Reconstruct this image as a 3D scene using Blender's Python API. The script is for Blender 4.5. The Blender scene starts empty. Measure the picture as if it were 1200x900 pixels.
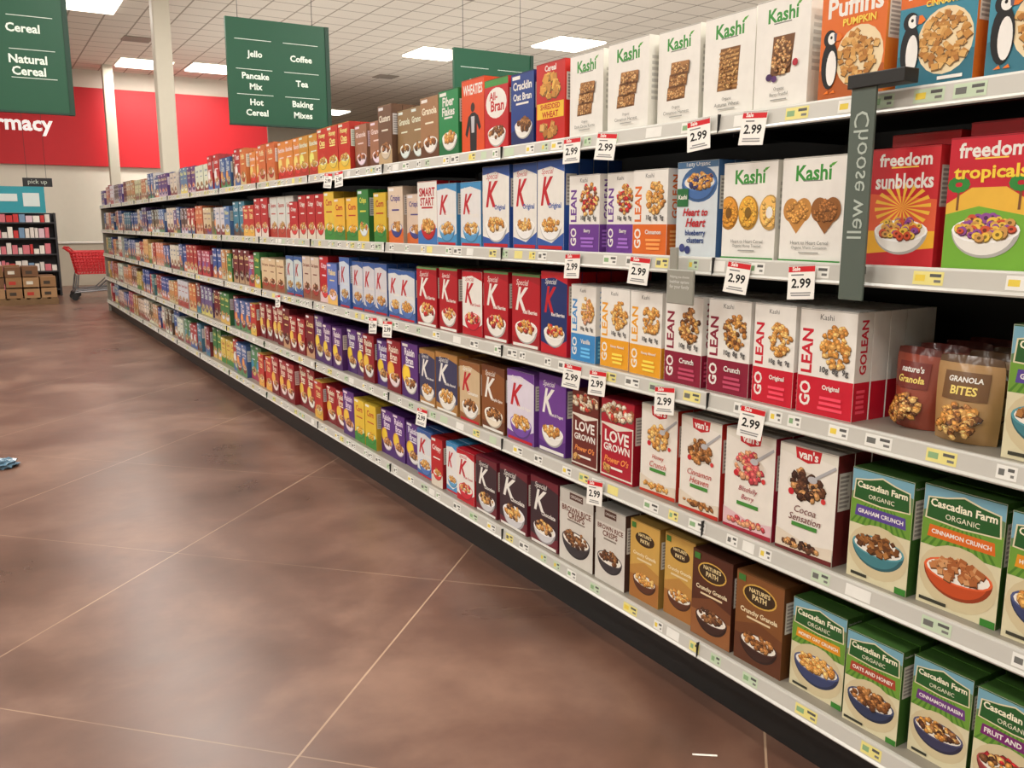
import bpy, math, random, bmesh
import numpy as np
from mathutils import Vector, Matrix
R=random.Random(7)
scene=bpy.context.scene
try: scene.view_settings.view_transform='Standard'
except Exception: pass
scene.view_settings.exposure=0.0

# ------------------------------------------------------------ helpers
def lin(c):
    return tuple(((x/255)/12.92 if x/255<=0.04045 else ((x/255+0.055)/1.055)**2.4) for x in c)
def link(o,parent=None):
    scene.collection.objects.link(o)
    if parent is not None: o.parent=parent
    return o
def mat(name,col,rough=0.5,metal=0.0,emit=0,noise=0.0,nscale=8,spec=0.5):
    m=bpy.data.materials.new(name); m.use_nodes=True
    nt=m.node_tree; b=nt.nodes['Principled BSDF']
    c=lin(col)
    b.inputs['Base Color'].default_value=(*c,1)
    b.inputs['Roughness'].default_value=rough
    b.inputs['Metallic'].default_value=metal
    b.inputs['Specular IOR Level'].default_value=spec
    if emit:
        b.inputs['Emission Color'].default_value=(*c,1); b.inputs['Emission Strength'].default_value=emit
    tc=nt.nodes.new('ShaderNodeTexCoord'); n=nt.nodes.new('ShaderNodeTexNoise')
    n.inputs['Scale'].default_value=nscale; n.inputs['Detail'].default_value=3
    nt.links.new(tc.outputs['Object'],n.inputs['Vector'])
    mr=nt.nodes.new('ShaderNodeMapRange'); mr.inputs['To Min'].default_value=1-noise-0.03; mr.inputs['To Max'].default_value=1+noise+0.03
    nt.links.new(n.outputs['Fac'],mr.inputs['Value'])
    mx=nt.nodes.new('ShaderNodeVectorMath'); mx.operation='SCALE'; mx.inputs[0].default_value=c
    nt.links.new(mr.outputs['Result'],mx.inputs['Scale'])
    nt.links.new(mx.outputs['Vector'],b.inputs['Base Color'])
    return m
def mesh_obj(name,V,F,m,parent=None,loc=(0,0,0)):
    me=bpy.data.meshes.new(name); me.from_pydata([tuple(v) for v in V],[],F); me.update()
    if m: me.materials.append(m)
    o=bpy.data.objects.new(name,me); o.location=loc
    return link(o,parent)
def boxVF(x0,x1,y0,y1,z0,z1,V,F):
    b=len(V)
    V+= [(x0,y0,z0),(x1,y0,z0),(x1,y1,z0),(x0,y1,z0),(x0,y0,z1),(x1,y0,z1),(x1,y1,z1),(x0,y1,z1)]
    F+= [(b,b+3,b+2,b+1),(b+4,b+5,b+6,b+7),(b,b+1,b+5,b+4),(b+1,b+2,b+6,b+5),(b+2,b+3,b+7,b+6),(b+3,b,b+4,b+7)]
def boxes(name,lst,m,parent=None,bevel=0):
    V=[];F=[]
    for l in lst: boxVF(*l,V,F)
    o=mesh_obj(name,V,F,m,parent)
    if bevel:
        bm=o.modifiers.new('b','BEVEL'); bm.width=bevel; bm.segments=2
    return o
def empty(name,loc=(0,0,0)):
    e=bpy.data.objects.new(name,None); e.location=loc; e.empty_display_size=0.2
    return link(e)
def cylVF(p0,p1,r,V,F,n=10):
    p0=Vector(p0);p1=Vector(p1);d=(p1-p0).normalized()
    a=d.orthogonal().normalized(); c=d.cross(a); b=len(V)
    for p in (p0,p1):
        for i in range(n):
            t=2*math.pi*i/n; V.append(tuple(p+a*r*math.cos(t)+c*r*math.sin(t)))
    for i in range(n):
        j=(i+1)%n; F.append((b+i,b+j,b+n+j,b+n+i))
    F.append(tuple(b+i for i in range(n))); F.append(tuple(b+n+i for i in range(n)))

# ------------------------------------------------------------ text cache
_tc={}
def textmesh(s,bold=False,ital=False):
    k=(s,bold,ital)
    if k in _tc: return _tc[k]
    cu=bpy.data.curves.new('t','FONT'); cu.body=s; cu.size=1; cu.resolution_u=2
    if bold: cu.offset=0.028
    if ital: cu.shear=0.3
    o=bpy.data.objects.new('t',cu); scene.collection.objects.link(o)
    dg=bpy.context.evaluated_depsgraph_get(); dg.update()
    me=bpy.data.meshes.new_from_object(o.evaluated_get(dg))
    V=[(v.co.x,v.co.y) for v in me.vertices]; F=[tuple(p.vertices) for p in me.polygons]
    bpy.data.meshes.remove(me); bpy.data.objects.remove(o); bpy.data.curves.remove(cu)
    xs=[v[0] for v in V] or [0]; ys=[v[1] for v in V] or [0]
    x0,x1,y0,y1=min(xs),max(xs),min(ys),max(ys)
    V=[(x-(x0+x1)/2,y-(y0+y1)/2) for x,y in V]
    _tc[k]=(V,F,x1-x0,y1-y0)
    return _tc[k]

# ------------------------------------------------------------ vertex colour print material
def vmat(name,rough=0.38,spec=0.4):
    m=bpy.data.materials.new(name); m.use_nodes=True; nt=m.node_tree; b=nt.nodes['Principled BSDF']
    a=nt.nodes.new('ShaderNodeVertexColor'); a.layer_name='Col'
    tc=nt.nodes.new('ShaderNodeTexCoord'); n=nt.nodes.new('ShaderNodeTexNoise'); n.inputs['Scale'].default_value=25
    nt.links.new(tc.outputs['Object'],n.inputs['Vector'])
    mr=nt.nodes.new('ShaderNodeMapRange'); mr.inputs['To Min'].default_value=0.9; mr.inputs['To Max'].default_value=1.04
    nt.links.new(n.outputs['Fac'],mr.inputs['Value'])
    mx=nt.nodes.new('ShaderNodeVectorMath'); mx.operation='SCALE'
    nt.links.new(a.outputs['Color'],mx.inputs[0]); nt.links.new(mr.outputs['Result'],mx.inputs['Scale'])
    nt.links.new(mx.outputs['Vector'],b.inputs['Base Color'])
    b.inputs['Roughness'].default_value=rough; b.inputs['Specular IOR Level'].default_value=spec
    return m
PRINT=vmat('printed_carton')
FOIL=vmat('printed_pouch_film',0.25,0.6)
LABEL=vmat('printed_label',0.5,0.3)

def vc_mesh(name,V,F,C,m):
    me=bpy.data.meshes.new(name); me.from_pydata(V,[],F); me.materials.append(m)
    at=me.color_attributes.new('Col','FLOAT_COLOR','CORNER')
    n=np.array([len(f) for f in F]); c=np.ones((len(F),4),dtype=np.float32); c[:,:3]=np.array(C,dtype=np.float32)
    at.data.foreach_set('color',np.repeat(c,n,axis=0).ravel())
    me.update(); return me

class Art:
    def __init__(s,w,h,d,front,side=None,top=None,warp=None):
        s.w,s.h,s.d=w,h,d; s.V=[];s.F=[];s.C=[];s.off=0.0001; s.warp=warp; s.bands=[]
        s.side=side or front; s.top=top or s.side
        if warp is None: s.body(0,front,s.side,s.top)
    def body(s,y0,front,side,top,dx=0,h=None):
        w,d=s.w,s.d; h=h or s.h; b=len(s.V); a,c_=-w/2+dx,w/2+dx
        s.V+=[(a,y0,0),(c_,y0,0),(c_,y0+d,0),(a,y0+d,0),(a,y0,h),(c_,y0,h),(c_,y0+d,h),(a,y0+d,h)]
        fs=[((0,1,5,4),front),((1,2,6,5),side),((2,3,7,6),front),((3,0,4,7),side),((4,5,6,7),top),((0,3,2,1),side)]
        for f,c in fs: s.F.append(tuple(b+i for i in f)); s.C.append(lin(c))
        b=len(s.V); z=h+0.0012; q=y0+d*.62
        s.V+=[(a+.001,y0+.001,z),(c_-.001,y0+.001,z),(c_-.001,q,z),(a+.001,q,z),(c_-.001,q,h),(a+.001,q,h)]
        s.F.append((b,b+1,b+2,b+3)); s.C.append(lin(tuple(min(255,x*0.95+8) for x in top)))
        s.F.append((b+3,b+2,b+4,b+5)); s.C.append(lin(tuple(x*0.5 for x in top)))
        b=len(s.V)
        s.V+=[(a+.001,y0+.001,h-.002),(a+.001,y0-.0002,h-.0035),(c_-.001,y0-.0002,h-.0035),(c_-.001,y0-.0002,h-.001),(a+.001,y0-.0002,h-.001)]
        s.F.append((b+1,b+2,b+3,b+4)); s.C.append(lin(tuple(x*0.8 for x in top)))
    def dims(s,face): return {'f':(s.w,s.h),'r':(s.d,s.h),'l':(s.d,s.h),'t':(s.w,s.d)}[face]
    def M(s,face,u,v):
        o=s.off
        if s.warp: return s.warp(u,v,o)
        if face=='f': return (u-s.w/2,-o,v)
        if face=='r': return (s.w/2+o,u,v)
        if face=='l': return (-s.w/2-o,s.d-u,v)
        return (u-s.w/2,v,s.h+0.0012+o)
    def raw(s,pts,faces,col,face='f',step=0.00004):
        W,H=s.dims(face); b=len(s.V); e=0.0006
        for (u,v) in pts:
            s.V.append(s.M(face,min(max(u,e),W-e),min(max(v,e),H-e)))
        for f in faces: s.F.append(tuple(b+i for i in f)); s.C.append(lin(col))
        s.off+=step
    def poly(s,pts,col,face='f',step=0.00004):
        W,H=s.dims(face); s.raw([(u*W,v*H) for u,v in pts],[tuple(range(len(pts)))],col,face,step)
    def rect(s,u0,v0,u1,v1,col,face='f'):
        s.poly([(u0,v0),(u1,v0),(u1,v1),(u0,v1)],col,face)
    def ell(s,cx,cy,rx,ry,col,face='f',n=20,a0=0,a1=360,step=0.00004):
        W,H=s.dims(face)
        full=abs(a1-a0)>=360
        k=n if full else n+1
        pts=[(cx*W+rx*s.w*math.cos(math.radians(a0+(a1-a0)*i/n)),cy*H+ry*s.w*math.sin(math.radians(a0+(a1-a0)*i/n))) for i in range(k)]
        s.raw(pts,[tuple(range(len(pts)))],col,face,step)
    def text(s,t,cx,cy,wid,col,face='f',bold=False,ital=False,rot=0,hgt=None,stretch=False):
        V,F,tw,th=textmesh(t,bold,ital); W,H=s.dims(face)
        k=(wid*H/tw if rot in(90,-90) else wid*W/tw)
        ky=k
        if hgt:
            kh=hgt*(W if rot in(90,-90) else H)/th
            if stretch: ky=kh
            else: k=ky=min(k,kh)
        cr,sr=math.cos(math.radians(rot)),math.sin(math.radians(rot))
        pts=[(cx*W+(x*k*cr-y*ky*sr),cy*H+(x*k*sr+y*ky*cr)) for x,y in V]
        s.raw(pts,F,col,face)
    def bars(s,u0,u1,v0,v1,n,col,face='f'):
        for i in range(n):
            v=v0+(v1-v0)*(i+.5)/n; hh=(v1-v0)/n*0.28; q=R.uniform(.7,1); c=(u0+u1)/2; hw=(u1-u0)/2*q
            if face!='f': a,b=u0,u0+(u1-u0)*q
            else: a,b=c-hw,c+hw
            s.poly([(a,v-hh),(b,v-hh),(b,v+hh),(a,v+hh)],col,face,0)
        s.off+=0.00004
    def food(s,cx,cy,rx,ry,pal,n=40,size=0.05,kind='flake',face='f'):
        W,H=s.dims(face); w=s.w
        pts=[]
        for i in range(n):
            a=R.uniform(0,6.283); r=math.sqrt(R.uniform(0,1))
            pts.append((cx*W+rx*w*r*math.cos(a),cy*H+ry*w*r*math.sin(a)))
        pts.sort(key=lambda p:-p[1])
        for (x,y) in pts:
            sz=size*w*R.uniform(.75,1.2); a=R.uniform(0,6.28); col=R.choice(pal); dk=tuple(c*0.55 for c in col)
            if kind=='square':
                k=4; rr=[1]*4
            elif kind=='o': k=9; rr=[1]*9
            else: k=6; rr=[R.uniform(.7,1.15) for _ in range(6)]
            sq=R.uniform(.65,1)
            def P(sc,dx=0,dy=0): 
                return [(x+dx+sz*sc*rr[i]*math.cos(a+6.283*i/k),y+dy+sz*sc*sq*rr[i]*math.sin(a+6.283*i/k)) for i in range(k)]
            s.raw(P(1.08,0.1*sz,-0.22*sz),[tuple(range(k))],dk,face,0.00001)
            s.raw(P(1.0),[tuple(range(k))],col,face,0.00001)
            if kind=='o': s.raw(P(.4),[tuple(range(k))],dk,face,0.00001)
            elif kind in('flake','cluster'):
                s.raw(P(.45,-.15*sz,.2*sz),[tuple(range(k))],tuple(min(255,c*1.22+12) for c in col),face,0.00001)
    def bowl(s,cx,cy,r,col,pal,n=36,kind='flake',size=.05,inner=(245,240,230)):
        s.ell(cx,cy,r,r*.78,tuple(c*.75 for c in col),n=18,a0=180,a1=360)
        s.ell(cx-.02,cy,r*.92,r*.7,col,n=18,a0=180,a1=360)
        s.ell(cx,cy,r,r*.36,tuple(min(255,c*1.1+15) for c in col))
        s.ell(cx,cy,r*.92,r*.31,inner)
        s.food(cx,cy+.02,r*.78,r*.30,pal,n,size,kind)
    def copies(s,n,gap=0.003,hs=1.0):
        for i in range(1,n):
            y0=i*(s.d+gap); dx=R.uniform(-.002,.002); k=len(s.V)
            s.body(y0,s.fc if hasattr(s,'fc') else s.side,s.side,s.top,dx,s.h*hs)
            for (v0,v1,c) in s.bands:
                for sg in (-1,1):
                    b=len(s.V); x=sg*(s.w/2+.0003)+dx
                    s.V+=[(x,y0+.001,v0*s.h),(x,y0+s.d-.001,v0*s.h),(x,y0+s.d-.001,v1*s.h),(x,y0+.001,v1*s.h)]; s.F.append((b,b+1,b+2,b+3)); s.C.append(lin(c))
    def sidepanel(s,kind='n'):
        s.off=.0003
        for f in ('r','l'):
            if kind=='n':
                s.rect(.12,.5,.88,.84,(222,219,210),f); s.bars(.2,.82,.52,.82,8,(160,156,150),f)
            else:
                s.bars(.2,.8,.3,.8,8,(196,194,186),f)
        if kind=='n': s.bands.append((.5,.84,(222,219,210)))

W_=(240,238,232)
FL=[(214,160,88),(196,138,66),(226,180,110),(178,118,54)]
BR=[(150,98,52),(120,74,38),(180,126,72),(98,60,34)]
DK=[(92,56,36),(70,42,28),(120,78,48),(150,104,62)]
CH=[(72,44,32),(96,60,40),(56,34,26),(188,140,88)]
FR=[(214,160,88),(196,138,66),(190,40,46),(226,180,110),(150,30,40)]

def d_kashi(w,h,d,kind='biscuit',cap=('Organic','')):
    A=Art(w,h,d,W_,(232,230,220)); A.fc=W_
    A.text('Kashi',.5,.85,.56,(60,150,60),bold=True)
    A.poly([(.74,.9),(.78,.93),(.86,.94),(.8,.905)],(90,170,60))
    A.bars(.3,.7,.765,.785,1,(130,130,125))
    if kind=='biscuit':
        for j,(cy,rr) in enumerate(((.34,.0),(.47,.12),(.59,-.06))):
            cx=.5+.05*(j-1)
            A.poly([(cx-.22,cy-.075),(cx+.22,cy-.07),(cx+.24,cy+.055),(cx-.2,cy+.06)],(118,78,44))
            A.poly([(cx-.21,cy-.055),(cx+.21,cy-.05),(cx+.22,cy+.06),(cx-.19,cy+.065)],(176,124,72))
            A.food(cx,cy,.2,.08,[(196,146,88),(158,108,60),(128,84,46),(210,166,110)],60,.024)
    elif kind=='wheat':
        A.poly([(.28,.27),(.68,.27),(.72,.68),(.33,.68)],(128,86,44))
        for j in range(9):
            y=.28+.043*j
            A.poly([(.3,y),(.68,y+.012),(.70,y+.034),(.32,y+.024)],(204,158,96) if j%2 else (180,130,72))
        A.food(.5,.475,.18,.28,[(204,158,96),(168,118,64),(140,94,50)],110,.02)
    elif kind=='biscuit2':
        A.poly([(.3,.3),(.68,.32),(.74,.66),(.34,.66)],(120,80,48))
        A.food(.52,.48,.19,.25,[(190,140,84),(150,102,58),(120,78,44),(214,172,118)],120,.028)
        A.ell(.3,.3,.06,.05,(70,40,90)); A.ell(.4,.28,.05,.045,(90,50,110)); A.ell(.78,.4,.05,.05,(180,40,60))
    elif kind=='heart':
        for cx,c in ((.27,(198,140,70)),(.73,(150,96,48))):
            A.ell(cx-.1,.5,.13,.15,c); A.ell(cx+.1,.5,.13,.15,c)
            A.poly([(cx-.22,.47),(cx,.27),(cx+.22,.47),(cx,.56)],c)
            A.food(cx-.01,.485,.17,.14,[tuple(min(255,x*1.12) for x in c),tuple(x*.88 for x in c),c],60,.028)
    elif kind=='rings':
        for cx,c in ((.12,(205,140,50)),(.5,(215,160,60)),(.9,(222,176,96))):
            A.ell(cx,.48,.19,.24,tuple(x*.85 for x in c)); A.ell(cx-.01,.49,.165,.21,tuple(min(255,x*1.12) for x in c))
            A.food(cx,.48,.15,.19,[tuple(min(255,x*1.1) for x in c),c,tuple(x*.92 for x in c)],40,.03)
            A.ell(cx,.48,.06,.08,tuple(x*.6 for x in c) if cx!=.9 else W_)
    A.text(cap[0],.5,.185,.6,(95,95,90),hgt=.038); A.text(cap[1],.5,.135,.7,(95,95,90),hgt=.038); A.bars(.32,.68,.08,.1,1,(160,160,155))
    A.rect(0,0,1,.02,(60,150,60)); A.sidepanel('x'); return A
def d_golean(w,h,d,col=(150,30,60),pal=FL,cap='Crunch',kind='cluster'):
    A=Art(w,h,d,W_,W_,(240,238,232)); A.fc=W_
    A.rect(0,0,1,.36,col)
    A.text('LEAN',.15,.60,.42,col,bold=True,rot=90,hgt=.2,stretch=True)
    A.text('GO',.15,.19,.24,W_,bold=True,rot=90,hgt=.2,stretch=True)
    A.text('Kashi',.48,.93,.24,(90,90,90))
    A.food(.66,.67,.26,.3,pal,75,.055,kind)
    A.text('10g  8g  9g',.66,.435,.5,(90,90,90),bold=True)
    A.text(cap,.62,.27,.46,W_,bold=True,hgt=.06); A.bars(.4,.85,.05,.2,3,tuple(min(255,c*1.1+50) for c in col))
    A.off=.0003
    A.rect(0,0,1,.36,col,'r'); A.rect(0,0,1,.36,col,'l'); A.bands=[(0,.36,col)]
    A.text('GOLEAN',.5,.68,.5,col,'r',bold=True,rot=90)
    A.bars(.2,.8,.06,.3,5,tuple(min(255,c*1.1+60) for c in col),'r')
    return A
def d_k(w,h,d,bg=W_,kcol=(205,25,40),title='Original',band=(40,80,160),pal=FR,bowlc=(245,245,245),top=None):
    A=Art(w,h,d,bg,band,top or band); A.fc=bg
    if top: A.rect(0,.965,1,1,top)
    A.poly([(0,.965 if top else 1),(0,.9),(.5,.93),(1,.86),(1,.965 if top else 1)],band)
    A.poly([(0,0),(1,0),(1,.2),(.55,.08),(0,.14)],band)
    A.text('Special',.38,.87,.45,kcol if bg==W_ else W_,ital=True)
    A.text('K',.36,.66,.46,kcol,bold=True,ital=True,hgt=.32,stretch=True)
    A.text(title,.66,.49,.5,band if bg==W_ else W_,bold=True,hgt=.08)
    A.bowl(.52,.27,.4,bowlc,pal,34,'flake',.06)
    A.rect(.05,.01,.95,.05,kcol); A.sidepanel(); return A
def d_casc(w,h,d,col=(230,120,30),title='CINNAMON',pal=BR,bowlc=(200,90,40),kind='square'):
    A=Art(w,h,d,(222,214,180),(62,104,44),(70,112,50)); A.fc=(86,140,50)
    A.rect(0,.5,1,1,(120,170,190))
    A.poly([(0,.78),(.25,.86),(.5,.84),(.75,.9),(1,.86),(1,.5),(0,.5)],(100,130,90))
    A.poly([(0,.72),(.4,.78),(1,.74),(1,.5),(0,.5)],(112,158,60))
    for i in range(10):
        x=i/10; A.poly([(x,.5),(x+.04,.5),(.5+(x-.5)*.5+.02,.7),(.5+(x-.5)*.5,.7)],(78,128,44),step=0)
    A.off+=.00004
    A.poly([(.03,.72),(.5,.70),(.97,.72),(.95,.9),(.72,.925),(.5,.965),(.28,.925),(.05,.9)],(226,216,180))
    A.poly([(.05,.73),(.5,.712),(.95,.73),(.93,.89),(.7,.915),(.5,.95),(.3,.915),(.07,.89)],(40,92,44))
    A.text('Cascadian Farm',.5,.86,.82,(246,240,214),bold=True); A.text('ORGANIC',.5,.77,.42,(246,240,214))
    A.poly([(.08,.575),(.92,.575),(.9,.675),(.1,.675)],col); A.text(title,.5,.625,.74,W_,bold=True,hgt=.065)
    A.ell(.5,.29,.49,.4,(212,198,160))
    A.bowl(.5,.34,.43,bowlc,pal,60,kind,.055)
    A.bars(.04,.4,.02,.07,1,(60,60,50)); A.rect(.82,.0,1,.06,(60,130,50))
    A.sidepanel(); A.text('Cascadian Farm',.5,.94,.8,W_,'r'); return A
def d_vans(w,h,d,title='Cocoa',title2='Sensation',pal=CH,acc=(150,40,40),kind='flake',low=(226,214,196)):
    A=Art(w,h,d,(236,231,222),acc,(238,232,222)); A.fc=W_
    A.poly([(0,.93),(.3,.9),(.62,.93),(1,.9),(1,1),(0,1)],(228,224,212))
    A.poly([(.27,1),(.3,.89),(.5,.86),(.7,.89),(.73,1)],(196,36,44))
    A.text("van's",.5,.935,.34,W_,bold=True)
    A.ell(.5,.66,.34,.15,(224,218,207)); A.ell(.5,.655,.3,.2,(214,204,190))
    A.food(.5,.66,.27,.22,pal,56,.06,kind)
    A.poly([(.6,.74),(.97,.90),(.985,.875),(.62,.715)],(176,176,180)); A.ell(.6,.725,.08,.05,(190,190,194))
    A.ell(.24,.57,.05,.05,(200,40,50)); A.ell(.8,.56,.04,.04,(210,60,60))
    A.text(title,.5,.425,.6,acc,ital=True,hgt=.065); A.text(title2,.5,.345,.72,acc,ital=True,hgt=.065)
    A.rect(.28,.26,.72,.298,(70,140,60))
    A.poly([(0,0),(1,0),(1,.16),(.6,.12),(0,.2)],low); A.poly([(0,0),(1,0),(1,.045),(0,.03)],acc); A.food(.5,.1,.4,.05,pal,26,.05,kind)
    A.sidepanel(); return A
def d_nature(w,h,d,bg=(110,60,34),bg2=(200,150,70),pal=BR,bowlc=(60,36,30)):
    A=Art(w,h,d,bg,tuple(c*.8 for c in bg),tuple(c*.9 for c in bg)); A.fc=bg
    A.rect(0,.0,1,.3,bg2); A.poly([(0,.3),(1,.3),(1,.42),(.5,.5),(0,.4)],tuple(.5*(a+b) for a,b in zip(bg,bg2)))
    A.ell(.5,.79,.36,.19,(212,170,80)); A.ell(.5,.79,.33,.165,(58,40,24))
    A.text("NATURE'S",.5,.835,.44,(235,215,160),bold=True); A.text('PATH',.5,.765,.3,(235,215,160),bold=True)
    A.text('Crunchy Granola',.5,.58,.78,(240,226,190),bold=True); A.bars(.2,.8,.5,.54,1,(230,210,170))
    A.bowl(.52,.27,.4,bowlc,pal,42,'flake',.055); A.rect(.05,.9,.2,.97,(60,120,50))
    A.sidepanel(); return A
def d_puff(w,h,d,bg=(224,112,40),side=(214,130,50),pal=FL,cap='PUMPKIN'):
    A=Art(w,h,d,bg,side,side); A.fc=bg
    A.poly([(0,.3),(.3,.34),(1,.28),(1,0),(0,0)],tuple(c*.8 for c in bg))
    if bg[2]>bg[0]: A.rect(0,.7,1,1,(224,110,40))
    A.text('Puffins',.52,.85,.84,W_,bold=True)
    A.ell(.62,.38,.36,.38,(240,220,180)); A.food(.62,.38,.32,.32,pal,90,.055,'square')
    A.text(cap,.6,.70,.5,(250,220,90),bold=True)
    A.ell(.17,.34,.13,.3,(24,24,28)); A.ell(.2,.31,.08,.22,(244,242,238)); A.ell(.16,.58,.1,.11,(24,24,28)); A.ell(.19,.58,.065,.075,(244,244,240))
    A.poly([(.22,.62),(.31,.62),(.36,.575),(.31,.55),(.23,.55)],(235,120,30)); A.poly([(.22,.62),(.27,.62),(.26,.55),(.23,.55)],(90,90,110)); A.ell(.18,.59,.018,.02,(20,20,20))
    A.poly([(.1,.08),(.16,.11),(.18,.08)],(235,120,30)); A.poly([(.2,.08),(.26,.11),(.28,.08)],(235,120,30))
    A.bars(.5,.95,.05,.1,1,W_); A.sidepanel(); return A
def d_free(w,h,d,bg=(204,34,54),side=(190,28,48),title='tropicals',v=0):
    A=Art(w,h,d,bg,side,side); A.fc=bg
    A.text('freedom',.5,.9,.78,W_,bold=True); A.bars(.25,.75,.825,.845,1,(250,220,90))
    if v==0:
        A.poly([(0,.3),(0,.5),(.3,.62),(.7,.62),(1,.5),(1,.3)],(240,190,70)); A.poly([(0,0),(0,.42),(.4,.48),(1,.4),(1,0)],(120,180,60))
        for q in (.14,.86):
            A.poly([(q-.015,.45),(q+.015,.45),(q+.02,.63),(q-.01,.63)],(130,84,50))
            for a in range(0,360,30): A.ell(q+.09*math.cos(math.radians(a)),.645+.04*math.sin(math.radians(a)),.05,.035,(50,140,60),n=8)
    else:
        A.poly([(0,.3),(1,.22),(1,.56),(0,.62)],(226,96,60)); A.poly([(0,.1),(1,.16),(1,.3),(0,.3)],(240,180,50))
        for a in range(0,360,20): A.poly([(.5,.5),(.5+.42*math.cos(math.radians(a)),.5+.2*math.sin(math.radians(a))),(.5+.42*math.cos(math.radians(a+9)),.5+.2*math.sin(math.radians(a+9)))],(246,196,70),step=0)
        A.off+=.00004
    A.text(title,.5,.72,.86,(250,215,70) if v==0 else W_,bold=True,hgt=.13,stretch=True)
    A.bowl(.5,.3,.4,W_,[(214,90,60),(240,200,80),(150,80,160),(214,160,88)],56,'o',.055); A.sidepanel(); return A
def d_love(w,h,d,bg=(90,30,34),cap="Power O's"):
    A=Art(w,h,d,bg,tuple(c*.9 for c in bg)); A.fc=bg
    A.food(.5,.86,.5,.16,[(214,190,160),(190,60,50),(150,90,60),(230,214,190)],46,.08)
    A.rect(0,.03,1,.70,(232,224,212)); A.poly([(.03,.05),(.97,.05),(.97,.68),(.5,.62),(.03,.68)],bg)
    A.text('LOVE',.5,.54,.74,W_,bold=True); A.text('GROWN',.5,.40,.8,W_,bold=True)
    A.text(cap,.5,.25,.76,(240,150,80),ital=True,bold=True); A.bars(.25,.75,.12,.17,1,W_); A.food(.2,.13,.1,.08,FL,10,.05,'o')
    A.sidepanel(); return A
def d_rice(w,h,d):
    A=Art(w,h,d,(216,212,204),(84,60,50),(200,196,188)); A.fc=(210,206,198)
    A.rect(0,.8,1,1,(200,196,188)); A.rect(.3,.88,.7,.975,(90,60,50)); A.text('ORGANIC',.5,.927,.34,W_)
    A.text('BROWN RICE',.5,.74,.86,(110,60,44),bold=True); A.text('CRISPS',.5,.66,.5,(110,60,44),bold=True)
    A.bars(.2,.8,.57,.61,1,(130,120,110)); A.bowl(.5,.34,.42,(60,56,60),DK,50,'flake',.05); A.sidepanel(); return A
def d_gen(w,h,d,bg=(200,40,40),band=(240,200,60),title='CRISP',tc=W_,pal=FL,bowlc=W_,kind='flake',side=None,sun=None,n=20,second=None,tilt=.04,top=None):
    A=Art(w,h,d,bg,side or tuple(c*.85 for c in bg),top); A.fc=bg
    A.poly([(0,.0),(1,0),(1,.22+tilt),(.5,.3),(0,.2)],band)
    if sun: A.ell(.28,.42,.26,.26,sun,n=14); A.ell(.28,.42,.2,.2,tuple(min(255,c*1.1+10) for c in sun),n=14)
    A.rect(.06,.92,.4,.97,W_)
    A.text(title,.5,.78 if not second else .83,.82,tc,bold=True,hgt=.14)
    if second: A.text(second,.5,.68,.8,tc,bold=True,hgt=.13)
    A.bars(.2,.8,.56,.61,1,tc)
    A.bowl(.55,.28,.38,bowlc,pal,n,kind,.075)
    A.sidepanel(); return A
def d_wheaties(w,h,d):
    A=Art(w,h,d,(226,82,34),(214,70,30)); A.fc=(226,82,34)
    A.text('WHEATIES',.5,.86,.86,W_,bold=True,hgt=.14,stretch=True)
    A.ell(.5,.62,.09,.1,(52,34,28)); A.poly([(.3,.5),(.45,.55),(.58,.55),(.74,.5),(.86,.34),(.78,.3),(.68,.4),(.66,0),(.38,0),(.36,.38),(.24,.22),(.16,.27)],(30,30,36)); A.poly([(.42,.5),(.58,.5),(.56,.28),(.44,.28)],(200,200,205))
    A.sidepanel(); return A
def d_allbran(w,h,d):
    A=Art(w,h,d,(196,34,40),(190,36,40),(70,150,70)); A.fc=(190,40,40)
    A.rect(0,.9,1,1,(70,150,70)); A.ell(.5,.66,.44,.32,W_); A.text('All-',.38,.76,.34,(196,34,40),bold=True); A.text('Bran',.55,.62,.56,(196,34,40),bold=True)
    A.bowl(.52,.24,.38,W_,BR,30,'flake',.06); A.sidepanel(); return A
def d_shred(w,h,d):
    A=Art(w,h,d,(200,36,32),(204,44,36)); A.fc=(200,36,32)
    A.text('Cereal',.5,.93,.4,W_,bold=True)
    A.food(.5,.68,.3,.24,[(236,190,90),(220,160,70),(200,140,60)],30,.11,'square')
    A.rect(.03,.3,.97,.5,(240,196,60)); A.text('SHREDDED',.5,.45,.82,(190,30,30),bold=True,hgt=.07); A.text('WHEAT',.5,.35,.7,(190,30,30),bold=True,hgt=.08)
    A.food(.5,.16,.32,.12,FL,22,.09,'square'); A.sidepanel(); return A
def d_heart(w,h,d):
    A=Art(w,h,d,(214,224,230),(70,110,160),(90,130,170)); A.fc=(200,215,225)
    A.rect(0,.93,1,1,(70,110,150)); A.text('Tasty Organic',.5,.965,.6,W_)
    A.ell(.55,.76,.44,.3,(60,100,150)); A.bowl(.55,.78,.4,(70,110,170),FL+[(50,50,100)],60,'flake',.055)
    A.text('Heart to',.48,.47,.62,(190,40,50),ital=True,bold=True); A.text('Heart',.5,.36,.5,(190,40,50),ital=True,bold=True)
    A.text('blueberry',.5,.245,.5,(40,70,130),bold=True); A.text('clusters',.5,.175,.42,(40,70,130),bold=True); A.rect(.02,.53,.3,.72,(40,110,60)); A.text('Kashi',.16,.63,.22,W_,bold=True); A.ell(.18,.09,.07,.07,(60,70,130)); A.ell(.32,.07,.07,.07,(50,60,120)); A.sidepanel(); return A

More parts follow.
